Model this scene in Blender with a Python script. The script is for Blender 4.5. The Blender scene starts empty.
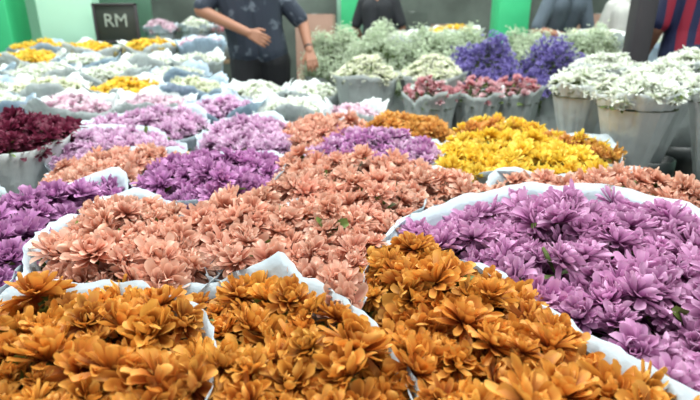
import bpy, math, random, bmesh
import numpy as np
rng=np.random.default_rng(7); random.seed(7)
scene=bpy.context.scene
scene.view_settings.view_transform='Standard'
scene.view_settings.look='None'

# ---------------------------------------------------------------- helpers
def lin(c):
    c=np.array(c,float)/255.0
    return np.where(c<=0.04045,c/12.92,((c+0.055)/1.055)**2.4)
def link(o): scene.collection.objects.link(o); return o
def new_mesh(name,V,F,col=None,mats=(),smooth=True,fm=None):
    V=np.asarray(V,np.float32).reshape(-1,3); me=bpy.data.meshes.new(name)
    F=np.asarray(F,np.int32); k=F.shape[1]; n=len(F)
    me.vertices.add(len(V)); me.vertices.foreach_set('co',V.ravel())
    me.loops.add(n*k); me.loops.foreach_set('vertex_index',F.ravel())
    me.polygons.add(n); me.polygons.foreach_set('loop_start',np.arange(0,n*k,k,dtype=np.int32))
    if smooth: me.polygons.foreach_set('use_smooth',np.ones(n,bool))
    for m in mats: me.materials.append(m)
    if fm is not None: me.polygons.foreach_set('material_index',np.asarray(fm,np.int32))
    me.update(calc_edges=True); me.validate()
    if col is not None:
        a=me.color_attributes.new('Col','FLOAT_COLOR','POINT')
        c=np.ones((len(V),4),np.float32); c[:,:3]=col; a.data.foreach_set('color',c.ravel())
    return me
def obj(name,me,parent=None,loc=(0,0,0),rot=(0,0,0)):
    o=bpy.data.objects.new(name,me); link(o); o.location=loc; o.rotation_euler=rot
    if parent: o.parent=parent
    return o
def empty(name,loc=(0,0,0),rot=(0,0,0)):
    o=bpy.data.objects.new(name,None); link(o); o.location=loc; o.rotation_euler=rot; o.empty_display_size=.1
    return o
def boxes(name,lst,mats,parent=None,bev=0.004,loc=(0,0,0),rot=(0,0,0)):
    V=[];F=[];fm=[]
    for (cx,cy,cz,sx,sy,sz,mi) in lst:
        b=len(V)
        for dz in(-.5,.5):
            for dx,dy in((-.5,-.5),(.5,-.5),(.5,.5),(-.5,.5)):
                V.append((cx+dx*sx,cy+dy*sy,cz+dz*sz))
        for q in((0,3,2,1),(4,5,6,7),(0,1,5,4),(1,2,6,5),(2,3,7,6),(3,0,4,7)):
            F.append([b+i for i in q]); fm.append(mi)
    me=new_mesh(name,V,F,mats=mats,smooth=False,fm=fm)
    o=obj(name,me,parent,loc,rot)
    if bev:
        m=o.modifiers.new('bevel','BEVEL'); m.width=bev; m.segments=2
    return o

# ---------------------------------------------------------------- materials
def mat(name,c,rough=.6,var=.0,scale=8,c2=None,metal=0,spec=.5,bump=0):
    m=bpy.data.materials.new(name); m.use_nodes=True; nt=m.node_tree; b=nt.nodes['Principled BSDF']
    b.inputs['Roughness'].default_value=rough; b.inputs['Metallic'].default_value=metal
    b.inputs['Specular IOR Level'].default_value=spec
    tc=nt.nodes.new('ShaderNodeTexCoord'); nz=nt.nodes.new('ShaderNodeTexNoise')
    nz.inputs['Scale'].default_value=scale; nz.inputs['Detail'].default_value=4
    nt.links.new(tc.outputs['Object'],nz.inputs['Vector'])
    r=nt.nodes.new('ShaderNodeValToRGB'); l=lin(c)
    l2=lin(c2) if c2 is not None else l*(1-var)
    r.color_ramp.elements[0].position=.35; r.color_ramp.elements[1].position=.65
    r.color_ramp.elements[0].color=(*l2,1); r.color_ramp.elements[1].color=(*l,1)
    nt.links.new(nz.outputs['Fac'],r.inputs['Fac']); nt.links.new(r.outputs['Color'],b.inputs['Base Color'])
    if bump:
        bp=nt.nodes.new('ShaderNodeBump'); bp.inputs['Strength'].default_value=bump; bp.inputs['Distance'].default_value=.01
        nt.links.new(nz.outputs['Fac'],bp.inputs['Height']); nt.links.new(bp.outputs['Normal'],b.inputs['Normal'])
    return m
def petal_mat(name,trans=.25,rough=.55):
    m=bpy.data.materials.new(name); m.use_nodes=True; nt=m.node_tree; b=nt.nodes['Principled BSDF']
    at=nt.nodes.new('ShaderNodeAttribute'); at.attribute_name='Col'
    b.inputs['Roughness'].default_value=rough; b.inputs['Specular IOR Level'].default_value=.4
    tr=nt.nodes.new('ShaderNodeBsdfTranslucent'); mx=nt.nodes.new('ShaderNodeMixShader'); mx.inputs[0].default_value=trans
    nt.links.new(at.outputs['Color'],b.inputs['Base Color']); nt.links.new(at.outputs['Color'],tr.inputs['Color'])
    nt.links.new(b.outputs[0],mx.inputs[1]); nt.links.new(tr.outputs[0],mx.inputs[2])
    nt.links.new(mx.outputs[0],nt.nodes['Material Output'].inputs['Surface'])
    return m
M_PETAL=petal_mat('petal',.27,.55); M_LEAF=petal_mat('leaf',.15,.5)
def paper_mat(name,c,trans=.3,rough=.4):
    m=mat(name,c,rough,.10,26,bump=.6); nt=m.node_tree; b=nt.nodes['Principled BSDF']
    tr=nt.nodes.new('ShaderNodeBsdfTranslucent'); tr.inputs['Color'].default_value=(*lin(c),1)
    mx=nt.nodes.new('ShaderNodeMixShader'); mx.inputs[0].default_value=trans
    nt.links.new(b.outputs[0],mx.inputs[1]); nt.links.new(tr.outputs[0],mx.inputs[2])
    nt.links.new(mx.outputs[0],nt.nodes['Material Output'].inputs['Surface'])
    return m
M_PAPER=paper_mat('wrap_paper_white',(202,214,222)); M_PAPER2=paper_mat('wrap_paper_grey',(192,200,198),.2)
M_PAPER3=paper_mat('wrap_paper_blue',(186,206,222)); M_PAPER4=paper_mat('wrap_paper_bright',(226,232,232))
M_BED=mat('foliage_dark',(58,70,30),.8,.5,60); M_STEM=mat('stem_green',(92,120,58),.6,.3,30)
M_BUCKET=mat('bucket_black_plastic',(30,36,36),.4,.2,5); M_BUCKETG=mat('bucket_green_plastic',(22,74,58),.4,.2,5)
M_WOOD=mat('platform_wood',(120,98,74),.7,.35,9)
M_GREEN=mat('paint_green',(68,198,134),.45,.12,2.5); M_MINT=mat('paint_mint',(178,226,200),.6,.1,1.5)
M_DGREEN=mat('paint_dark_green',(24,92,66),.5,.2,3)
M_FLOOR=mat('concrete_floor',(112,112,106),.6,.3,3,bump=.1); M_CEIL=mat('ceiling_panel',(190,196,190),.8,.1,2)
M_BLACK=mat('board_black',(44,50,44),.5,.1,4); M_WHITE=mat('sign_white',(215,222,218),.5,.05,4)
M_LETTER=mat('sign_letters_grey',(160,170,160),.6,.2,30)
M_CARD=mat('cardboard',(168,134,118),.8,.12,6); M_STEEL=mat('post_steel_dark',(64,60,64),.5,.2,4)
M_DARKWALL=mat('shadow_brown_wall',(96,104,98),.8,.5,1.8)

# ---------------------------------------------------------------- flowers
PAL={
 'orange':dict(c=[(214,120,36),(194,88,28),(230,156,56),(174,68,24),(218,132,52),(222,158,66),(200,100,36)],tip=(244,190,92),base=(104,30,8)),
 'peach':dict(c=[(224,152,124),(214,132,104),(236,176,150),(212,136,98),(202,116,86),(228,150,130)],tip=(248,216,196),base=(160,74,48)),
 'purple':dict(c=[(184,102,168),(196,122,180),(164,78,146),(206,142,190)],tip=(236,192,222),base=(106,32,90)),
 'violet':dict(c=[(176,94,168),(188,110,178),(156,74,148)],tip=(224,174,214),base=(98,34,94)),
 'lilac':dict(c=[(206,146,192),(218,168,206),(190,124,178)],tip=(242,222,238),base=(144,74,130)),
 'yellow':dict(c=[(242,202,38),(232,184,30),(248,218,72)],tip=(252,232,110),base=(200,128,12)),
 'gold':dict(c=[(216,142,62),(224,166,74),(200,118,60)],tip=(240,196,112),base=(154,78,26)),
 'white':dict(c=[(230,234,226),(238,240,234),(218,224,212)],tip=(246,247,242),base=(190,200,150)),
 'cream':dict(c=[(224,228,202),(234,234,214)],tip=(242,242,230),base=(180,190,120)),
 'palepink':dict(c=[(228,200,212),(218,180,202),(234,220,228)],tip=(242,230,236),base=(196,126,156)),
 'rose':dict(c=[(232,196,202),(196,26,54),(236,216,218),(180,20,46),(206,60,86)],tip=(238,204,210),base=(150,16,40)),
 'maroon':dict(c=[(96,22,48),(80,16,40),(112,32,60)],tip=(140,54,84),base=(46,8,20)),
 'statice':dict(c=[(120,106,184),(136,120,198),(100,86,166)],tip=(176,162,222),base=(80,66,142)),
 'leaf':dict(c=[(86,112,48),(70,96,40),(104,124,58)],tip=(128,146,74),base=(52,72,30)),
 'gyps':dict(c=[(214,224,202),(226,234,216),(180,200,158)],tip=(238,242,232),base=(154,180,124)),
}
LAY={
 'mum':[(13,0,-18,.98,.31),(13,20,-14,.98,.31),(12,38,-6,.88,.31),(10,56,8,.74,.31),(7,72,18,.54,.32)],
 'mum_lo':[(10,14,-18,1.0,.44),(8,42,-22,.86,.42),(6,66,-16,.6,.42)],
 'daisy':[(13,12,-8,1.0,.30),(10,34,-10,.85,.3),(7,60,0,.5,.34)],
 'rose':[(5,38,28,.9,.85),(5,58,26,.85,.8),(4,76,14,.75,.7)],
 'tiny':[(6,35,-10,1.0,.7)],
 'leaf':[(3,20,-30,1.0,.42)],
}
def flower_mesh(C,A,R,kind,pal,ns=5,nc=3):
    N=len(C); A=A/np.linalg.norm(A,axis=1)[:,None]
    t=np.cross(A,np.tile([0.31,.17,.93],(N,1))); t/=np.maximum(np.linalg.norm(t,axis=1),1e-6)[:,None]; b=np.cross(A,t)
    P=PAL[pal]; cols=np.array([lin(c) for c in P['c']]); tip=lin(P['tip']); base=lin(P['base'])
    fc=cols[rng.integers(0,len(cols),N)]*rng.normal(1,.14,(N,1)).clip(.6,1.35)
    s=np.linspace(0,1,ns); c=np.linspace(-1,1,nc)
    prof=np.interp(s,[0,.2,.45,.72,.9,1.0],[.28,.52,.84,1.0,.96,.66])
    if ns>=6: s=np.r_[np.linspace(0,.90,ns-2),.97,1.0]; prof=np.interp(s,[0,.2,.45,.72,.9,.97,1.0],[.28,.52,.84,1.0,.96,.74,.36])
    Vs=[];Cs=[]; loose=1.3 if kind=='mum' else 1.0
    opn=rng.normal(4,10*loose,N)
    for li,(n,e0,cu,L,W) in enumerate(LAY[kind]):
        M=N*n; fi=np.repeat(np.arange(N),n); k=np.tile(np.arange(n),N)
        ph=(k+rng.uniform(-.4,.4,M)+np.repeat(rng.uniform(0,n,N),n))*2*math.pi/n
        el=np.radians(e0+opn[fi]+rng.normal(0,9*loose,M)); cur=np.radians(cu+rng.normal(0,20*loose,M).clip(-50,60))
        tipc=np.radians(rng.normal(24 if kind=='mum' else 0,30 if kind=='mum' else 10,M).clip(-50,80))
        ln=R[fi]*L*rng.normal(1,.12,M).clip(.65,1.25); w=R[fi]*W*rng.normal(1,.14,M).clip(.6,1.4)
        e=el[:,None]+cur[:,None]*s[None,:]+tipc[:,None]*(s**3)[None,:]
        ds=np.diff(s)
        r=np.concatenate([np.zeros((M,1)),np.cumsum((np.cos(e[:,1:])+np.cos(e[:,:-1]))/2*ds,1)],1)*ln[:,None]+.06*R[fi][:,None]
        z=np.concatenate([np.zeros((M,1)),np.cumsum((np.sin(e[:,1:])+np.sin(e[:,:-1]))/2*ds,1)],1)*ln[:,None]
        tw=rng.normal(0,.35,M).clip(-.8,.8); side=rng.normal(0,.2,M).clip(-.5,.5)
        rad=(np.cos(ph)[:,None]*t[fi]+np.sin(ph)[:,None]*b[fi]); tan=(-np.sin(ph)[:,None]*t[fi]+np.cos(ph)[:,None]*b[fi])
        ax=A[fi]
        spine=C[fi][:,None,:]+rad[:,None,:]*r[...,None]+ax[:,None,:]*z[...,None]+tan[:,None,:]*(side[:,None]*ln[:,None]*s[None,:]**2)[...,None]
        nor=-np.sin(e)[...,None]*rad[:,None,:]+np.cos(e)[...,None]*ax[:,None,:]
        hw=(w[:,None]*prof[None,:]*.5)
        cup=rng.uniform(.2,.8,M)
        off=hw[...,None]*c[None,None,:]
        lift=hw[...,None]*(c**2)[None,None,:]*cup[:,None,None]+off*np.tan(tw)[:,None,None]*s[None,:,None]
        V=spine[:,:,None,:]+tan[:,None,None,:]*off[...,None]+nor[:,:,None,:]*lift[...,None]
        alt=cols[rng.integers(0,len(cols),M)]
        pc=(fc[fi]*.6+alt*.4)*rng.normal(1,.12,(M,1)).clip(.65,1.3)
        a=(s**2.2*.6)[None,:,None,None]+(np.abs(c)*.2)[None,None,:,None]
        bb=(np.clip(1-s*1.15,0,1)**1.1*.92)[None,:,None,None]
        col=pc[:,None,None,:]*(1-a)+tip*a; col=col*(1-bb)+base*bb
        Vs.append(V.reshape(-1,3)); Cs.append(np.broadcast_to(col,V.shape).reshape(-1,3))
    V=np.concatenate(Vs); Cc=np.concatenate(Cs); npet=len(V)//(ns*nc)
    q=[]
    for i in range(ns-1):
        for j in range(nc-1): q.append([i*nc+j,i*nc+j+1,(i+1)*nc+j+1,(i+1)*nc+j])
    F=(np.array(q)[None]+(np.arange(npet)*ns*nc)[:,None,None]).reshape(-1,4)
    return V,F,Cc.clip(0,1)

def chaikin(p,n=2,k=.16):
    p=np.asarray(p,float)
    for _ in range(n):
        q=np.roll(p,-1,0); p=np.stack([p*(1-k)+q*k,p*k+q*(1-k)],1).reshape(-1,2); k=.25
    return p
def resample(p,n):
    q=np.vstack([p,p[:1]]); d=np.r_[0,np.cumsum(np.linalg.norm(np.diff(q,axis=0),axis=1))]
    u=np.linspace(0,d[-1],n,endpoint=False); return np.c_[np.interp(u,d,q[:,0]),np.interp(u,d,q[:,1])]
def inside(pt,p):
    x,y=pt[:,0,None],pt[:,1,None]; x0,y0=p[:,0],p[:,1]; x1,y1=np.roll(x0,-1),np.roll(y0,-1)
    c=((y0>y)!=(y1>y))&(x<(x1-x0)*(y-y0)/(y1-y0+1e-12)+x0); return c.sum(1)%2==1
def edged(pt,p):
    a=p[None];b=np.roll(p,-1,0)[None];q=pt[:,None,:]
    t=(((q-a)*(b-a)).sum(2)/((b-a)**2).sum(2)).clip(0,1); return np.linalg.norm(q-(a+(b-a)*t[...,None]),axis=2).min(1)
def tubes(paths,r,k=5):
    V=[];F=[]
    for a,bq in paths:
        a=np.array(a);bq=np.array(bq);d=bq-a;d/=np.linalg.norm(d)+1e-9
        u=np.cross(d,[.3,.9,.1]);u/=np.linalg.norm(u);w=np.cross(d,u);o=len(V)
        for p in(a,bq):
            for i in range(k):
                g=i*2*math.pi/k;V.append(p+r*(math.cos(g)*u+math.sin(g)*w))
        for i in range(k):F.append([o+i,o+(i+1)%k,o+k+(i+1)%k,o+k+i])
    return V,F
def circ(cx,cy,r,ry=None,n=14):
    a=np.linspace(0,2*math.pi,n,endpoint=False); return np.c_[cx+r*np.cos(a),cy+(ry or r)*np.sin(a)]
def periodic(n,octs):
    th=np.linspace(0,2*math.pi,n,endpoint=False); v=np.zeros(n)
    for f,a in octs: v+=a*np.sin(f*th+rng.uniform(0,6.28))
    return v

def bunch(name,poly,pal,top=.79,base=.16,R=.034,sp=.037,kind='mum',dome=.035,inset=.006,rise=-.022,back=.03,
          paper=None,ns=5,nc=3,basescale=.5,leaves=True,flare=.012,pal2=None,jag=1.0,side=None):
    n=120
    poly=resample(chaikin(poly,2),n); cen=poly.mean(0)
    par=empty(name,(cen[0],cen[1],base)); o3=np.array([cen[0],cen[1],base])
    nx=np.roll(poly,-1,0)-np.roll(poly,1,0); nr=np.c_[nx[:,1],-nx[:,0]]; nr/=np.linalg.norm(nr,axis=1)[:,None]
    if ((poly-cen)*nr).sum()<0: nr=-nr
    lo=poly.min(0);hi=poly.max(0); size=min(hi-lo)/2
    cand=rng.uniform(lo,hi,(6000,2)); cand=cand[inside(cand,poly)]; cand=cand[edged(cand,poly)>inset]
    keep=np.zeros((0,2))
    for p in cand:
        if len(keep)==0 or ((keep-p)**2).sum(1).min()>(sp*.9)**2: keep=np.vstack([keep,p])
    P=keep; d=edged(P,poly)
    zz=top-dome*(1-np.minimum(d/size,1))**1.6+rng.normal(0,.012,len(P))*R/.034-R*.35
    out=(P-cen)/size; ax=np.c_[out*.4+rng.normal(0,.46,(len(P),2)).clip(-1.0,1.0)+np.array([0,-.2]),np.ones(len(P))]
    C=np.c_[P,zz]-o3; Rr=R*rng.normal(1,.2,len(P)).clip(.55,1.3)
    V,F,c=flower_mesh(C,ax,Rr,kind,pal,ns,nc)
    if pal2:
        k=len(P)//2; V2,F2,c2=flower_mesh(C[:k]+[0,0,.008],ax[:k],Rr[:k],kind,pal2,ns,nc); F=np.vstack([F,F2+len(V)]); V=np.vstack([V,V2]); c=np.vstack([c,c2])
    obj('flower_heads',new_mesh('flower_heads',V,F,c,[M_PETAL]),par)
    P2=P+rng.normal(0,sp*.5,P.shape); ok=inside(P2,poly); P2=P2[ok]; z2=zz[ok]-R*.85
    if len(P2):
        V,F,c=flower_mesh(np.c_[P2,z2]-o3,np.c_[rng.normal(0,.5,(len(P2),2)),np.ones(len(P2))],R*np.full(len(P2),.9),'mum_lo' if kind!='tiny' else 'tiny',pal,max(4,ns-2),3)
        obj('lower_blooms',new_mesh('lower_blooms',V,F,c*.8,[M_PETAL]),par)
    if leaves:
        P3=P+rng.normal(0,sp*.5,P.shape); ok=inside(P3,poly); P3=P3[ok]
        V,F,c=flower_mesh(np.c_[P3,zz[ok]-R*.9]-o3,np.c_[rng.normal(0,.5,(len(P3),2)),np.ones(len(P3))],R*np.full(len(P3),1.1),'leaf','leaf',5,3)
        obj('leaves',new_mesh('leaves',V,F,c,[M_LEAF]),par)
    bp=resample(poly,24); bp=cen+(bp-cen)*.97
    V=[(0,0,top-R*1.9-base)]+[(*(q-cen),top-dome-R*1.9-base) for q in bp]
    F=[[0,1+i,1+(i+1)%24] for i in range(24)]
    obj('foliage_bed',new_mesh('foliage_bed',V,F,mats=[M_BED]),par)
    V,F=tubes([((*((q-cen)*.9),top-R*2-base),(*((q-cen)*basescale*.6),.01)) for q in P[:14]],.003); obj('stems',new_mesh('stems',V,F,mats=[M_STEM]),par)
    big=periodic(n,[(2,.6),(3,.6),(5,.45)]); fine=periodic(n,[(9,.6),(14,.5),(23,.4),(41,.3)])
    tri=np.abs(periodic(n,[(4,1.),(7,.6)]))
    k=(R/.034)**.3
    rimz=top-dome+rise+back*np.maximum(0,nr[:,1])+jag*k*(.011*big+.0026*fine+.006*tri)
    if side:
        ang=np.degrees(np.arctan2(nr[:,1],nr[:,0]))
        for (a0,wd,ex) in side:
            dd=(ang-a0+180)%360-180; rimz+=ex*np.exp(-(dd/wd)**2)
    lv=[0,.04,.09,.16,.3,.6,1.0]; V=[]; f2=periodic(n,[(9,.6),(16,.6),(27,.5)])
    for li,l in enumerate(lv):
        sc=1-(1-basescale)*l; roll=(1,.5,.2,0,0,0,0)[li]
        fold=(fine*(1-l)+f2*l*.6)
        q=cen+(poly-cen)*sc+nr*(flare*roll+(.0038*jag*fold+.006*big*roll)*(1-.5*l))[:,None]
        V+= [ (*(q[i]-cen), (rimz[i]-base)*(1-l)+.005) for i in range(n)]
    F=[[k_*n+i,k_*n+(i+1)%n,(k_+1)*n+(i+1)%n,(k_+1)*n+i] for k_ in range(len(lv)-1) for i in range(n)]
    o=obj('paper_wrap',new_mesh('paper_wrap',V,F,mats=[paper or M_PAPER]),par)
    m=o.modifiers.new('thick','SOLIDIFY'); m.thickness=.0008
    return par

hi=dict(ns=8,nc=5); md=dict(ns=5,nc=3)
O='orange_chrysanthemum_bunch';Pn='peach_chrysanthemum_bunch';U='purple_chrysanthemum_bunch';Y='yellow_chrysanthemum_bunch';Lc='lilac_chrysanthemum_bunch'
bunch(O,[(-.49,.28),(-.15,.28),(-.165,.50),(-.19,.575),(-.24,.635),(-.34,.69),(-.44,.69),(-.55,.63),(-.58,.45)],'orange',back=.018,side=[(0,30,.04),(60,25,.03)],**hi)
bunch(O,[(-.14,.28),(-.16,.50),(-.175,.58),(-.23,.65),(-.29,.72),(-.13,.74),(-.085,.675),(.02,.58),(.07,.47),(.09,.28)],'orange',inset=.010,back=.025,side=[(45,25,.03)],**hi)
bunch(O,[(.04,.56),(.02,.66),(.01,.75),(.04,.85),(.11,.86),(.215,.775),(.29,.575),(.32,.50),(.37,.40),(.39,.28),(.105,.28),(.085,.47)],'orange',back=.02,side=[(180,20,.015),(25,20,.02)],**hi)
bunch(U,[(.08,.875),(.125,.98),(.265,1.07),(.45,1.14),(.62,1.12),(.76,.96),(.77,.70),(.62,.5),(.48,.34),(.38,.43),(.31,.58),(.23,.78),(.12,.87)],'purple',R=.038,sp=.041,inset=.022,back=.035,rise=-.008,flare=.022,side=[(150,30,.015)],**hi)
bunch(Pn,[(-.22,.745),(-.34,.98),(-.29,1.13),(-.14,1.11),(-.10,.85),(-.10,.735)],'peach',back=.01,side=[(180,30,.035)],**hi)
bunch(Pn,[(-.10,.69),(-.10,.85),(-.14,1.11),(.08,1.27),(.19,1.14),(.095,.96),(.035,.84),(.01,.73),(.005,.60)],'peach',back=0,side=[(-20,25,.03)],**hi)
bunch(Pn,[(-.20,1.18),(-.19,1.47),(0,1.55),(.26,1.38),(.36,1.2),(.2,1.13),(.08,1.27),(-.13,1.12)],'peach',back=.02,**md)
bunch(Pn,[(-.5,.69),(-.56,.845),(-.58,.97),(-.53,1.12),(-.36,1.05),(-.23,.78),(-.26,.715),(-.34,.70),(-.44,.70)],'peach',inset=.018,back=.042,flare=.018,side=[(180,35,.035)],**hi)
bunch(U,[(-.56,.70),(-.85,.72),(-.88,1.0),(-.74,1.15),(-.58,1.25),(-.55,1.13),(-.60,.95),(-.59,.82)],'violet',back=.045,**md)
bunch(Pn,[(-.56,.66),(-.58,.5),(-.75,.45),(-.85,.68)],'peach',**md)
bunch(U,[(-.51,1.18),(-.60,1.35),(-.48,1.55),(-.21,1.56),(-.19,1.30),(-.23,1.18),(-.36,1.12)],'violet',back=.03,side=[(-90,35,.03),(0,30,.03)],**md)
bunch(Pn,[(-.76,1.18),(-.86,1.41),(-.65,1.62),(-.48,1.58),(-.58,1.36),(-.62,1.25)],'peach',back=.035,**md)
bunch(Lc,[(-.90,1.42),(-1.06,1.82),(-.72,1.88),(-.53,1.64),(-.70,1.56)],'lilac',inset=.02,back=.05,side=[(180,40,.03)],**md)
bunch(Lc,[(-1.07,1.87),(-1.03,2.26),(-.68,2.32),(-.59,2.1),(-.64,1.88)],'lilac',inset=.02,back=.055,side=[(180,40,.03)],**md)
bunch(Lc,[(-.51,1.62),(-.57,2.08),(-.3,2.17),(-.19,1.78),(-.22,1.59)],'lilac',inset=.02,back=.05,side=[(180,30,.03)],**md)
bunch(Pn,[(-.28,1.9),(-.2,2.14),(.07,2.1),(.02,1.72),(-.17,1.64)],'peach',inset=.012,back=.045,**md)
bunch(U,[(-.17,1.53),(-.04,1.87),(.29,1.82),(.29,1.48),(.1,1.43)],'lilac',inset=.012,back=.035,side=[(-20,40,.03)],pal2='violet',**md)
bunch(O,[(.07,1.93),(.1,2.17),(.38,2.14),(.39,1.87),(.28,1.84)],'gold',**md)
bunch(Y,[(.27,1.40),(.30,1.72),(.52,1.87),(.71,1.72),(.78,1.4),(.56,1.29),(.36,1.32)],'yellow',back=.01,side=[(-110,35,.03)],**md)
bunch('golden_chrysanthemum_bunch',[(.41,1.90),(.5,2.14),(.74,2.04),(.88,1.65),(.82,1.48),(.74,1.72),(.55,1.87)],'gold',pal2='yellow',side=[(0,40,.03)],**md)
bunch(Pn,[(.34,1.18),(.40,1.30),(.58,1.28),(.82,1.36),(1.0,1.05),(.82,.9),(.72,1.10),(.48,1.17)],'peach',back=.035,**md)
bunch('maroon_chrysanthemum_bunch',circ(-1.10,1.58,.19,.26),'maroon',top=.86,back=.0,paper=M_PAPER4,**md)
bunch('maroon_chrysanthemum_bunch',circ(-1.52,1.75,.19,.26),'maroon',top=.86,back=.0,**md)
bunch('cream_chrysanthemum_bunch',circ(-.99,1.17,.12,.12),'cream',top=.75,back=.04,**md)
bunch('cream_chrysanthemum_bunch',circ(1.08,.72,.2,.2),'cream',top=.74,**md)

# ---------------------------------------------------------------- buckets
def bucket(x,y,r,h,m,z0=0,name='flower_bucket'):
    n=28; prof=[(r*.78,0.0),(r*.82,.01),(r*.96,h*.86),(r*1.04,h*.88),(r*1.04,h),(r*.97,h),(r*.9,h*.85),(r*.74,.03)]
    V=[]
    for rr,z in prof:
        for i in range(n): a=i*2*math.pi/n; V.append((rr*math.cos(a),rr*math.sin(a),z))
    F=[[k*n+i,k*n+(i+1)%n,(k+1)*n+(i+1)%n,(k+1)*n+i] for k in range(len(prof)-1) for i in range(n)]
    me=new_mesh(name,V,F,mats=[m])
    bm=bmesh.new(); bm.from_mesh(me); bm.verts.ensure_lookup_table()
    bm.faces.new([bm.verts[i] for i in range(n)][::-1]); bm.faces.new([bm.verts[(len(prof)-1)*n+i] for i in range(n)])
    bm.to_mesh(me); bm.free()
    return obj(name,me,None,(x,y,z0))
for (x,y,r,t) in [(.99,1.76,.135,.985),(1.27,1.70,.13,1.01),(.96,2.10,.135,.98),(1.26,2.08,.135,1.0),(1.20,2.46,.145,1.02),(1.56,1.93,.145,1.03),(1.56,2.36,.155,1.04)]:
    bunch('white_chrysanthemum_bunch',circ(x,y,r,r),'white',top=t,base=.52,R=.025,sp=.026,dome=.055,inset=-.01,rise=-.004,back=0,basescale=.22,kind='daisy',jag=1.3,flare=.004,paper=M_PAPER4,**md)
    bucket(x,y,.10,.62,M_BUCKET)
for (x,y) in [(.09,2.95),(.47,2.98)]:
    bunch('white_daisy_bunch',circ(x,y,.18,.2),'cream',top=.985,base=.2,R=.022,sp=.026,dome=.11,inset=-.01,rise=.0,back=0,paper=M_PAPER2,basescale=.4,kind='daisy',jag=1.3,flare=.015,**md)
    bucket(x,y,.13,.34,M_BUCKET)
for (x,y) in [(.40,2.55),(.64,2.62),(.87,2.72)]:
    bunch('pink_rose_bunch',circ(x,y,.13,.16),'rose',top=.90,base=.2,R=.028,sp=.042,dome=.08,inset=-.01,rise=.0,back=.0,paper=M_PAPER2,basescale=.4,kind='rose',jag=2.2,**md)
    bucket(x,y,.11,.36,M_BUCKET)
def spray(name,x,y,r,z0,z1,pal,n,rs,stems=60,green=0.3):
    par=empty(name,(x,y,.2))
    u=rng.normal(0,1,(n,3)); u/=np.linalg.norm(u,axis=1)[:,None]; rr=rng.uniform(.75,1.05,n)
    C=np.c_[u[:,0]*r*rr,u[:,1]*r*rr,np.abs(u[:,2])*(z1-z0)*rr+z0-.2]
    C+= .04*np.sin(C[:,[1,2,0]]*27+x*7)+rng.normal(0,.012,C.shape)
    V,F,c=flower_mesh(C,u+[0,0,.5],np.full(n,rs)*rng.uniform(.7,1.3,n),'tiny',pal,3,3)
    obj('flower_heads',new_mesh('flower_heads',V,F,c,[M_PETAL]),par)
    k=int(n*green)
    V,F,c=flower_mesh(C[:k]*.93,u[:k],np.full(k,rs*1.6),'leaf','leaf',4,3); obj('leaves',new_mesh('leaves',V,F,c,[M_LEAF]),par)
    V,F=tubes([(C[i]*[.9,.9,.97],(rng.normal(0,.03),rng.normal(0,.03),.02)) for i in range(stems)],.0025); obj('stems',new_mesh('stems',V,F,mats=[M_STEM]),par)
    n_=40;pr=[(r*1.02,z0+.02),(r*.9,z0-.06),(r*.7,(z0+.2)/2),(r*.5,.22)]
    V=[((q+.008*math.sin(9*a*6.28318/n_+x))*math.cos(a*6.28318/n_),(q+.008*math.sin(9*a*6.28318/n_+x))*math.sin(a*6.28318/n_),z-.2) for q,z in pr for a in range(n_)]
    F=[[k*n_+i,k*n_+(i+1)%n_,(k+1)*n_+(i+1)%n_,(k+1)*n_+i] for k in range(3) for i in range(n_)]
    obj('paper_wrap',new_mesh('paper_wrap',V,F,mats=[M_PAPER2]),par)
    bucket(x,y,r*.62,.36,M_BUCKETG)
    return par
spray('purple_statice_bunch',.86,3.3,.21,.74,1.07,'statice',3200,.012)
spray('purple_statice_bunch',1.24,3.2,.2,.74,1.04,'statice',3200,.012)
for x,y,r,t in [(-.10,4.05,.25,1.12),(.22,3.75,.25,1.14),(.62,3.9,.26,1.12),(.95,4.4,.28,1.12),(1.75,3.9,.28,1.12),(1.5,4.5,.28,1.10)]:
    spray('babys_breath_bunch',x,y,r,.76,t,'gyps',4800,.010,green=.35)
lo=dict(ns=4,nc=3,leaves=False)
far=[(-1.74,2.45,.19,.81,'white'),(-1.36,2.5,.18,.81,'palepink'),(-1.00,2.62,.18,.80,'palepink'),(-.64,2.6,.17,.79,'lilac'),(-.30,2.55,.16,.79,'white'),(.02,2.45,.13,.78,'palepink'),
 (-2.1,2.9,.19,.84,'white'),(-1.70,2.9,.19,.85,'cream'),(-1.31,3.02,.19,.84,'yellow'),(-.93,3.03,.18,.84,'cream'),(-.55,3.0,.17,.82,'white'),(-.2,3.1,.16,.8,'white'),
 (-2.5,3.45,.21,.89,'white'),(-2.06,3.48,.21,.89,'white'),(-1.62,3.55,.21,.88,'white'),(-1.18,3.55,.2,.87,'white'),
 (-2.95,4.1,.22,.95,'yellow'),(-2.5,4.1,.21,.95,'yellow'),(-2.06,4.1,.21,.92,'white'),(-1.63,4.15,.2,.92,'white'),(-1.22,4.2,.18,.92,'white'),
 (-2.75,4.7,.23,1.0,'yellow'),(-2.27,4.6,.22,1.0,'yellow'),(-1.8,4.75,.22,1.02,'yellow'),(-1.35,4.8,.2,1.04,'palepink'),
 (.45,4.7,.2,1.08,'white'),(2.05,4.5,.24,1.1,'cream'),(2.5,4.1,.22,1.06,'white'),(1.0,5.1,.24,1.14,'yellow')]
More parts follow.
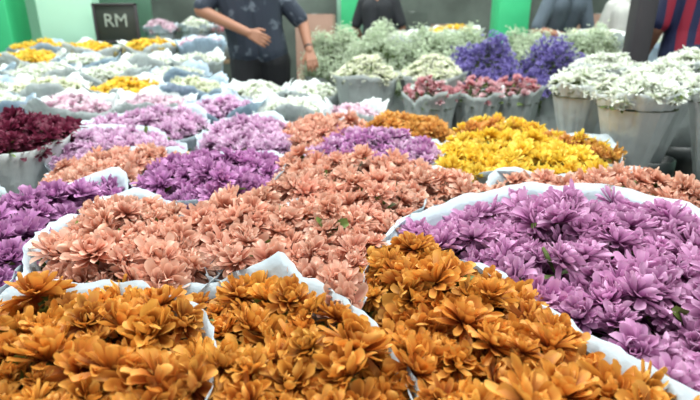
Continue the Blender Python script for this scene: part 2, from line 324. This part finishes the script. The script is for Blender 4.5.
for i,(x,y,r,t,p) in enumerate(far):
    nm={'white':'white_chrysanthemum_bunch','cream':'cream_chrysanthemum_bunch','palepink':'pale_pink_chrysanthemum_bunch','lilac':Lc,'yellow':Y}[p]
    yl=p=='yellow'
    bunch(nm,circ(x,y,r,r*1.02),p,top=t,base=.03,R=.032,sp=.038,kind='mum_lo',dome=.05,inset=.012 if yl else .03,rise=.0 if yl else .012,back=.03,
          paper=M_PAPER3 if i%3==0 else M_PAPER4,basescale=.45,flare=.035,jag=2.6,**lo)

# ---------------------------------------------------------------- pallets
def platform(name,x0,x1,y0,y1,z):
    L=[]; n=int((y1-y0)/.12)
    for i in range(n): L.append(((x0+x1)/2,y0+(i+.5)*(y1-y0)/n,z-.012,x1-x0,(y1-y0)/n-.012,.022,0))
    for x in (x0+.06,(x0+x1)/2,x1-.06):
        L.append((x,(y0+y1)/2,(z-.024)/2,.07,y1-y0,z-.026,0))
    boxes(name,L,[M_WOOD])
platform('display_pallet',-1.0,1.35,.2,1.48,.155)
platform('display_pallet',-1.75,.80,1.5,2.24,.155)

# ---------------------------------------------------------------- hall
boxes('floor',[(0,4,-.05,14,14,.1,0)],[M_FLOOR],bev=0)
boxes('ceiling',[(0,4,4.25,14,14,.1,0)],[M_CEIL],bev=0)
boxes('wall_back',[(0,10.5,2.1,14,.12,4.2,0)],[M_MINT],bev=0)
boxes('wall_left',[(-6.6,4,2.1,.12,14,4.2,0)],[M_MINT],bev=0)
boxes('wall_right',[(6.6,4,2.1,.12,14,4.2,0)],[M_MINT],bev=0)
def pillar(name,x,y,w,m,m2=None,rot=0):
    m2=m2 or M_DGREEN
    return boxes(name,[(0,0,2.1,w,w,4.2,0),(0,0,.12,w+.06,w+.06,.24,1),(0,0,4.05,w+.08,w+.08,.2,1)],[m,m2],bev=.012,loc=(x,y,0),rot=(0,0,rot))
pillar('green_pillar',-3.5,5.4,.34,M_GREEN)
pillar('green_pillar',-2.85,5.5,.5,M_MINT,rot=.3)
pillar('green_pillar',1.78,6.0,.34,M_GREEN)
pillar('green_pillar',.0,7.2,.24,M_GREEN)
pillar('steel_post',1.655,3.05,.11,M_STEEL,M_STEEL)
boxes('stall_partition',[(-1.6,8.2,1.2,2.8,.06,2.4,0),(-1.6,8.16,2.3,2.9,.1,.1,1),(-1.6,8.16,.1,2.9,.1,.2,1)],[M_DARKWALL,M_DGREEN])
boxes('stall_partition',[(2.2,8.0,1.2,4.0,.06,2.4,0),(2.2,7.96,2.3,4.1,.1,.1,1),(2.2,7.96,.1,4.1,.1,.2,1)],[M_DARKWALL,M_DGREEN])
boxes('stall_partition',[(-4.6,6.6,1.2,2.2,.06,2.4,0),(-4.6,6.56,1.75,2.2,.08,.12,1),(-4.6,6.56,.9,2.2,.08,.12,1)],[M_MINT,M_GREEN])
s=boxes('sign_board',[(0,0,0,.40,.03,.36,0),(0,-.01,.17,.42,.04,.02,1),(0,-.01,-.17,.42,.04,.02,1),(-.2,-.01,0,.02,.04,.36,1),(.2,-.01,0,.02,.04,.36,1),(0,.04,-.55,.05,.05,1.2,1),(0,.04,-1.14,.36,.3,.03,1)],[M_BLACK,M_STEEL],bev=.003,loc=(-2.24,5.15,1.165))
tx=bpy.data.curves.new('sign_letters','FONT'); tx.body='RM'; tx.size=.17; tx.extrude=.003; tx.align_x='CENTER'; tx.align_y='CENTER'; tx.materials.append(M_LETTER)
to=bpy.data.objects.new('letters',tx); link(to); to.parent=s; to.location=(0,-.02,0.02); to.rotation_euler=(math.pi/2,0,0)
def table(x,y,w,d,h=.75):
    boxes('stall_table',[(0,0,h-.02,w,d,.04,0)]+[(sx*(w/2-.05),sy*(d/2-.05),(h-.04)/2,.05,.05,h-.04,0) for sx in(-1,1) for sy in(-1,1)]+[(0,0,.2,w-.1,d-.1,.03,0)],[M_WOOD],loc=(x,y,0))
table(-1.7,6.6,1.8,.7); table(1.1,7.2,1.4,.7); table(3.0,5.9,1.2,.7)
def carton(x,y,z,w,d,h,rot=0,m=None):
    boxes('cardboard_box',[(0,0,h/2,w,d,h,0),(0,-d*.25-.002,h+.004,w,d*.5-.006,.006,0),(0,d*.25+.002,h+.004,w,d*.5-.006,.006,0),(0,0,h+.009,.05,d,.003,1)],[m or M_CARD,M_WHITE],loc=(x,y,z),rot=(0,0,rot))
carton(2.68,5.85,.752,.4,.35,.5,.1); carton(3.2,5.9,.752,.45,.4,.55,-.1); carton(1.35,7.2,.752,.45,.4,.4,.05); carton(.8,7.2,.752,.4,.3,.55,.1,M_DARKWALL)
carton(-.42,6.6,0,.5,.45,.6,.1); carton(-.42,6.6,.615,.45,.4,.65,-.05)
for (x,y,r,t,p) in [(-2.3,6.5,.2,1.2,'palepink'),(-1.88,6.5,.2,1.22,'white'),(-1.46,6.5,.2,1.2,'rose'),(-1.06,6.5,.19,1.18,'palepink')]:
    bunch('pink_rose_bunch' if p=='rose' else 'pale_chrysanthemum_bunch',circ(x,y,r,r),p,top=t,base=.76,R=.034,sp=.045,kind='mum_lo',dome=.09,rise=.0,basescale=.5,flare=.02,jag=2,**lo)

# ---------------------------------------------------------------- people
def capsule(a,b,ra,rb,n=16,m=6):
    a=np.array(a,float);b=np.array(b,float);d=b-a;L=np.linalg.norm(d)
    d=d/L if L>1e-6 else np.array([0,0,1.]); u=np.cross(d,[0,1,.02]) if abs(d[1])<.9 else np.cross(d,[1,0,0]); u/=np.linalg.norm(u); w=np.cross(d,u)
    rings=[]
    for i in range(1,m+1): g=-math.pi/2+i*math.pi/2/m; rings.append((a+d*ra*math.sin(g),ra*math.cos(g)))
    for i in range(0,m): g=i*math.pi/2/m; rings.append((b+d*rb*math.sin(g),rb*math.cos(g)))
    V=[a-d*ra]
    for c,r in rings:
        for k in range(n): t=k*2*math.pi/n; V.append(c+r*(math.cos(t)*u+math.sin(t)*w))
    V.append(b+d*rb); F=[]
    for k in range(n): F.append((0,1+(k+1)%n,1+k))
    for j in range(len(rings)-1):
        for k in range(n): p=1+j*n; F.append((p+k,p+(k+1)%n,p+n+(k+1)%n,p+n+k))
    e=len(V)-1;p=1+(len(rings)-1)*n
    for k in range(n): F.append((p+k,p+(k+1)%n,e))
    return V,F
SKIN=mat('skin',(156,108,84),.55,.08,6); HAIR=mat('hair_black',(22,18,18),.5,.3,40); SHOE=mat('shoe_dark',(40,36,34),.5,.2,8); LIP=mat('lips',(150,86,78),.5,.05,5)
EYEW=mat('eye_white',(232,230,225),.3,.02,5); EYED=mat('eye_iris',(30,18,12),.3,.02,5)
def person(name,loc,rot,shirt,pants,armR,armL,lean=(0,0),step=.0,vox=.008,sleeve=.85,hand_curl=.6,scale=1.0,bulk=1.08):
    """local frame: faces -Y, +x is viewer's right. armR = viewer-left (elbow,wrist), armL = viewer-right"""
    lx,ly=lean
    def T(p):
        kk=max(0,(p[2]-.9)/.5); return (p[0]+lx*kk,p[1]+ly*kk,p[2]-.25*(lx*lx+ly*ly)*kk)
    pr=[]
    def add(a,b,ra,rb,t,body=True):
        k=bulk if t in(0,1) else 1
        pr.append((T(a) if body else a,T(b) if body else b,ra*k,rb*k,t))
    for sx,st in((-1,-step),(1,step)):
        hip=(sx*.092,0,.9); kn=(sx*.105,st*.5-.02,.49); an=(sx*.11,st+.02,.11)
        add(hip,kn,.100,.070,1,False); add(kn,an,.070,.056,1,False)
        add((an[0],an[1]+.02,.045),(an[0]+sx*.02,an[1]-.16,.035),.045,.035,3,False)
        add((sx*.07,.02,.93),(sx*.07,.015,1.0),.112,.10,1,False)
    for sx in(-1,1):
        add((sx*.075,.0,.98),(sx*.07,.0,1.12),.108,.104,0); add((sx*.07,0,1.12),(sx*.085,.005,1.33),.104,.114,0)
        add((sx*.03,.01,1.44),(sx*.165,.01,1.40),.054,.064,0)
    add((0,.01,1.42),(0,.0,1.52),.056,.05,2)
    hc=T((0,-.01,1.62)); hx,hy,hz=hc
    def H(dx,dy,dz): return (hx+dx,hy+dy,hz+dz)
    P=pr.append
    P((H(0,.01,.03),H(0,.0,.035),.092,.09,2)); P((H(0,-.015,-.02),H(0,-.03,-.075),.072,.042,2))
    P((H(0,-.088,.005),H(0,-.105,-.03),.009,.014,2)); P((H(-.018,-.082,-.062),H(.018,-.082,-.062),.008,.008,5))
    P((H(-.03,-.075,.03),H(.03,-.075,.03),.014,.014,2))
    for sx in(-1,1): P((H(sx*.088,.01,.012),H(sx*.09,.012,-.022),.014,.009,2))
    P((H(0,.022,.05),H(0,.03,.035),.098,.096,4)); P((H(0,.05,0),H(0,.045,-.03),.078,.06,4)); P((H(-.03,-.045,.095),H(.03,-.045,.095),.03,.03,4))
    for sx,(el,wr) in((-1,armR),(1,armL)):
        sh=T((sx*.18,.01,1.395)); el=np.array(el);wr=np.array(wr);shv=np.array(sh); mid=shv+(el-shv)*sleeve
        P((sh,tuple(mid),.070,.064,0)); P((tuple(shv+(el-shv)*.5),tuple(el),.048,.043,2)); P((tuple(el),tuple(wr),.043,.029,2))
        d=wr-el;d/=np.linalg.norm(d); s_=np.cross(d,[0,-1,0.1]); s_/=np.linalg.norm(s_); nrm=np.cross(s_,d)
        if nrm[1]<0: nrm=-nrm
        inw=-sx*np.sign(s_[0] if abs(s_[0])>.05 else 1)
        for o in(-.028,-.009,.009,.028): P((tuple(wr+s_*o*.6+d*.01),tuple(wr+s_*o+d*.082),.015,.0125,2))
        for i,o in enumerate((-.034,-.0115,.0115,.034)):
            ln=[.062,.074,.070,.055][i if inw<0 else 3-i]
            p0=wr+s_*o*.9+d*.085; g=hand_curl*.5; p1=p0+(d*math.cos(g)+nrm*math.sin(g))*ln*.5+s_*o*.08; g=hand_curl*1.3; p2=p1+(d*math.cos(g)+nrm*math.sin(g))*ln*.5
            P((tuple(p0),tuple(p1),.0092,.0085,2)); P((tuple(p1),tuple(p2),.0085,.007,2))
        t0=wr+s_*inw*.022+d*.02; t1=t0+s_*inw*.03+d*.035+nrm*.01; t2=t1+s_*inw*.008+d*.03+nrm*.012
        P((tuple(t0),tuple(t1),.014,.011,2)); P((tuple(t1),tuple(t2),.011,.0085,2))
    V=[];F=[]
    for a,b,ra,rb,t in pr:
        v,f=capsule(a,b,ra,rb); o=len(V); V+=[tuple(q) for q in v]; F+=[tuple(o+i for i in q) for q in f]
    me=bpy.data.meshes.new('tmp'); me.from_pydata(V,[],F); tmp=obj('tmp',me)
    r=tmp.modifiers.new('r','REMESH'); r.mode='VOXEL'; r.voxel_size=vox
    s2=tmp.modifiers.new('s','SMOOTH'); s2.iterations=3; s2.factor=.5
    dg=bpy.context.evaluated_depsgraph_get(); bme=bpy.data.meshes.new_from_object(tmp.evaluated_get(dg)); bpy.data.objects.remove(tmp)
    n=len(bme.polygons); c=np.zeros(n*3,np.float32); bme.polygons.foreach_get('center',c); c=c.reshape(-1,3)
    best=np.full(n,1e9); tag=np.zeros(n,np.int32)
    for a,b,ra,rb,t in pr:
        a=np.array(a);b=np.array(b);d=b-a;h=((c-a)@d/max(d@d,1e-9)).clip(0,1); q=np.linalg.norm(c-a-h[:,None]*d,axis=1)-(ra+(rb-ra)*h)
        mk=q<best; best[mk]=q[mk]; tag[mk]=t
    for m in(shirt,pants,SKIN,SHOE,HAIR,LIP): bme.materials.append(m)
    bme.polygons.foreach_set('material_index',tag); bme.polygons.foreach_set('use_smooth',np.ones(n,bool)); bme.update()
    bme.name='body'
    par=empty(name,loc,(0,0,rot)); par.scale=(scale,)*3
    obj('body',bme,par)
    def cap(nm,a,b,r,m):
        v,f=capsule(a,b,r,r); e=bpy.data.meshes.new(nm); e.from_pydata([tuple(q) for q in v],[],f); e.materials.append(m); obj(nm,e,par)
    for sx in(-1,1):
        cap('eye',H(sx*.032,-.078,.008),H(sx*.032,-.0785,.008),.011,EYEW); cap('iris',H(sx*.032,-.0855,.008),H(sx*.032,-.086,.008),.005,EYED)
    wr=np.array(armL[1]);el=np.array(armL[0]);d=(wr-el)/np.linalg.norm(wr-el); cap('wrist_watch',wr-d*.045,wr-d*.03,.031,HAIR)
    return par
def jersey():
    m=bpy.data.materials.new('jersey_striped'); m.use_nodes=True; nt=m.node_tree; b=nt.nodes['Principled BSDF']; b.inputs['Roughness'].default_value=.7
    tc=nt.nodes.new('ShaderNodeTexCoord'); sp=nt.nodes.new('ShaderNodeSeparateXYZ'); mu=nt.nodes.new('ShaderNodeMath'); mu.operation='MULTIPLY'; mu.inputs[1].default_value=75
    si=nt.nodes.new('ShaderNodeMath'); si.operation='SINE'; gt=nt.nodes.new('ShaderNodeMath'); gt.operation='GREATER_THAN'; gt.inputs[1].default_value=0
    mx=nt.nodes.new('ShaderNodeMix'); mx.data_type='RGBA'; mx.inputs['A'].default_value=(*lin((140,24,50)),1); mx.inputs['B'].default_value=(*lin((26,32,70)),1)
    nt.links.new(tc.outputs['Object'],sp.inputs[0]); nt.links.new(sp.outputs['X'],mu.inputs[0]); nt.links.new(mu.outputs[0],si.inputs[0]); nt.links.new(si.outputs[0],gt.inputs[0]); nt.links.new(gt.outputs[0],mx.inputs['Factor']); nt.links.new(mx.outputs['Result'],b.inputs['Base Color'])
    return m
SH1=mat('tshirt_printed',(52,62,76),.8,0,14,c2=(44,52,66)) 
cr=[n for n in SH1.node_tree.nodes if n.type=='VALTORGB'][0]; cr.color_ramp.elements[0].position=.56; cr.color_ramp.elements[1].position=.68; cr.color_ramp.elements[1].color=(*lin((104,114,126)),1)
PT1=mat('trousers_black',(24,25,30),.8,.2,10); SH2=mat('shirt_black',(34,36,42),.8,.2,10); SH3=mat('shirt_grey',(84,96,108),.8,.15,10); SH4=mat('shirt_white',(200,200,195),.8,.1,10); PT2=mat('trousers_blue',(48,58,84),.8,.2,10)
person('man_in_printed_tshirt',(-.64,3.74,0),.15,SH1,PT1,((-.37,-.10,1.24),(-.06,-.28,1.10)),((.31,.0,1.16),(.34,-.16,.98)),lean=(-.07,-.02),step=.12,vox=.005,bulk=1.25)
person('man_in_black_shirt',(.33,6.2,0),math.pi*.9,SH2,PT1,((-.28,.0,1.13),(-.24,-.18,.95)),((.28,0,1.13),(.24,-.18,.95)))
person('man_in_grey_shirt',(1.98,5.3,0),.3,SH3,PT2,((-.3,-.2,1.1),(-.12,-.42,1.05)),((.25,-.25,1.1),(.2,-.45,.95)),lean=(0,-.22),bulk=1.15)
person('woman_in_white_shirt',(2.66,5.1,0),-.3,SH4,PT1,((-.26,0,1.13),(-.2,-.2,1.0)),((.26,0,1.13),(.2,-.2,1.0)),scale=.94)
person('man_in_striped_jersey',(2.09,3.2,0),math.pi,jersey(),PT2,((-.25,.0,1.13),(-.22,-.16,.95)),((.25,0,1.13),(.22,-.16,.95)),bulk=1.15)

# ---------------------------------------------------------------- lights
def lamp(x,y,sx,sy,e,c=(.95,1.0,.98)):
    par=boxes('ceiling_light_fixture',[(0,0,.05,sx+.1,sy+.1,.05,0)],[M_WHITE],loc=(x,y,4.0))
    l=bpy.data.lights.new('tube_light','AREA'); l.shape='RECTANGLE'; l.size=sx; l.size_y=sy; l.energy=e; l.color=c
    o=bpy.data.objects.new('tube_light',l); link(o); o.parent=par; o.location=(0,0,.0)
for x in(-2.6,0,2.6):
    for y in(1.2,4.2,7.4): lamp(x,y,1.8,.5,{1.2:118,4.2:100,7.4:120}[y]*(1.2 if x<-1 and y>4 else 1))
w=bpy.data.worlds.new('World'); scene.world=w; w.use_nodes=True
bg=w.node_tree.nodes['Background']; bg.inputs[0].default_value=(.90,.96,1.0,1); bg.inputs[1].default_value=.85

# ---------------------------------------------------------------- camera
cd=bpy.data.cameras.new('camera'); cam=bpy.data.objects.new('camera',cd); link(cam); scene.camera=cam
cd.sensor_width=36; cd.lens=26.0; cam.location=(0,0,1.15); cam.rotation_euler=(math.radians(90-19.1),0,0)
cd.clip_start=.02; cd.dof.use_dof=True; cd.dof.focus_distance=.85; cd.dof.aperture_fstop=4.5
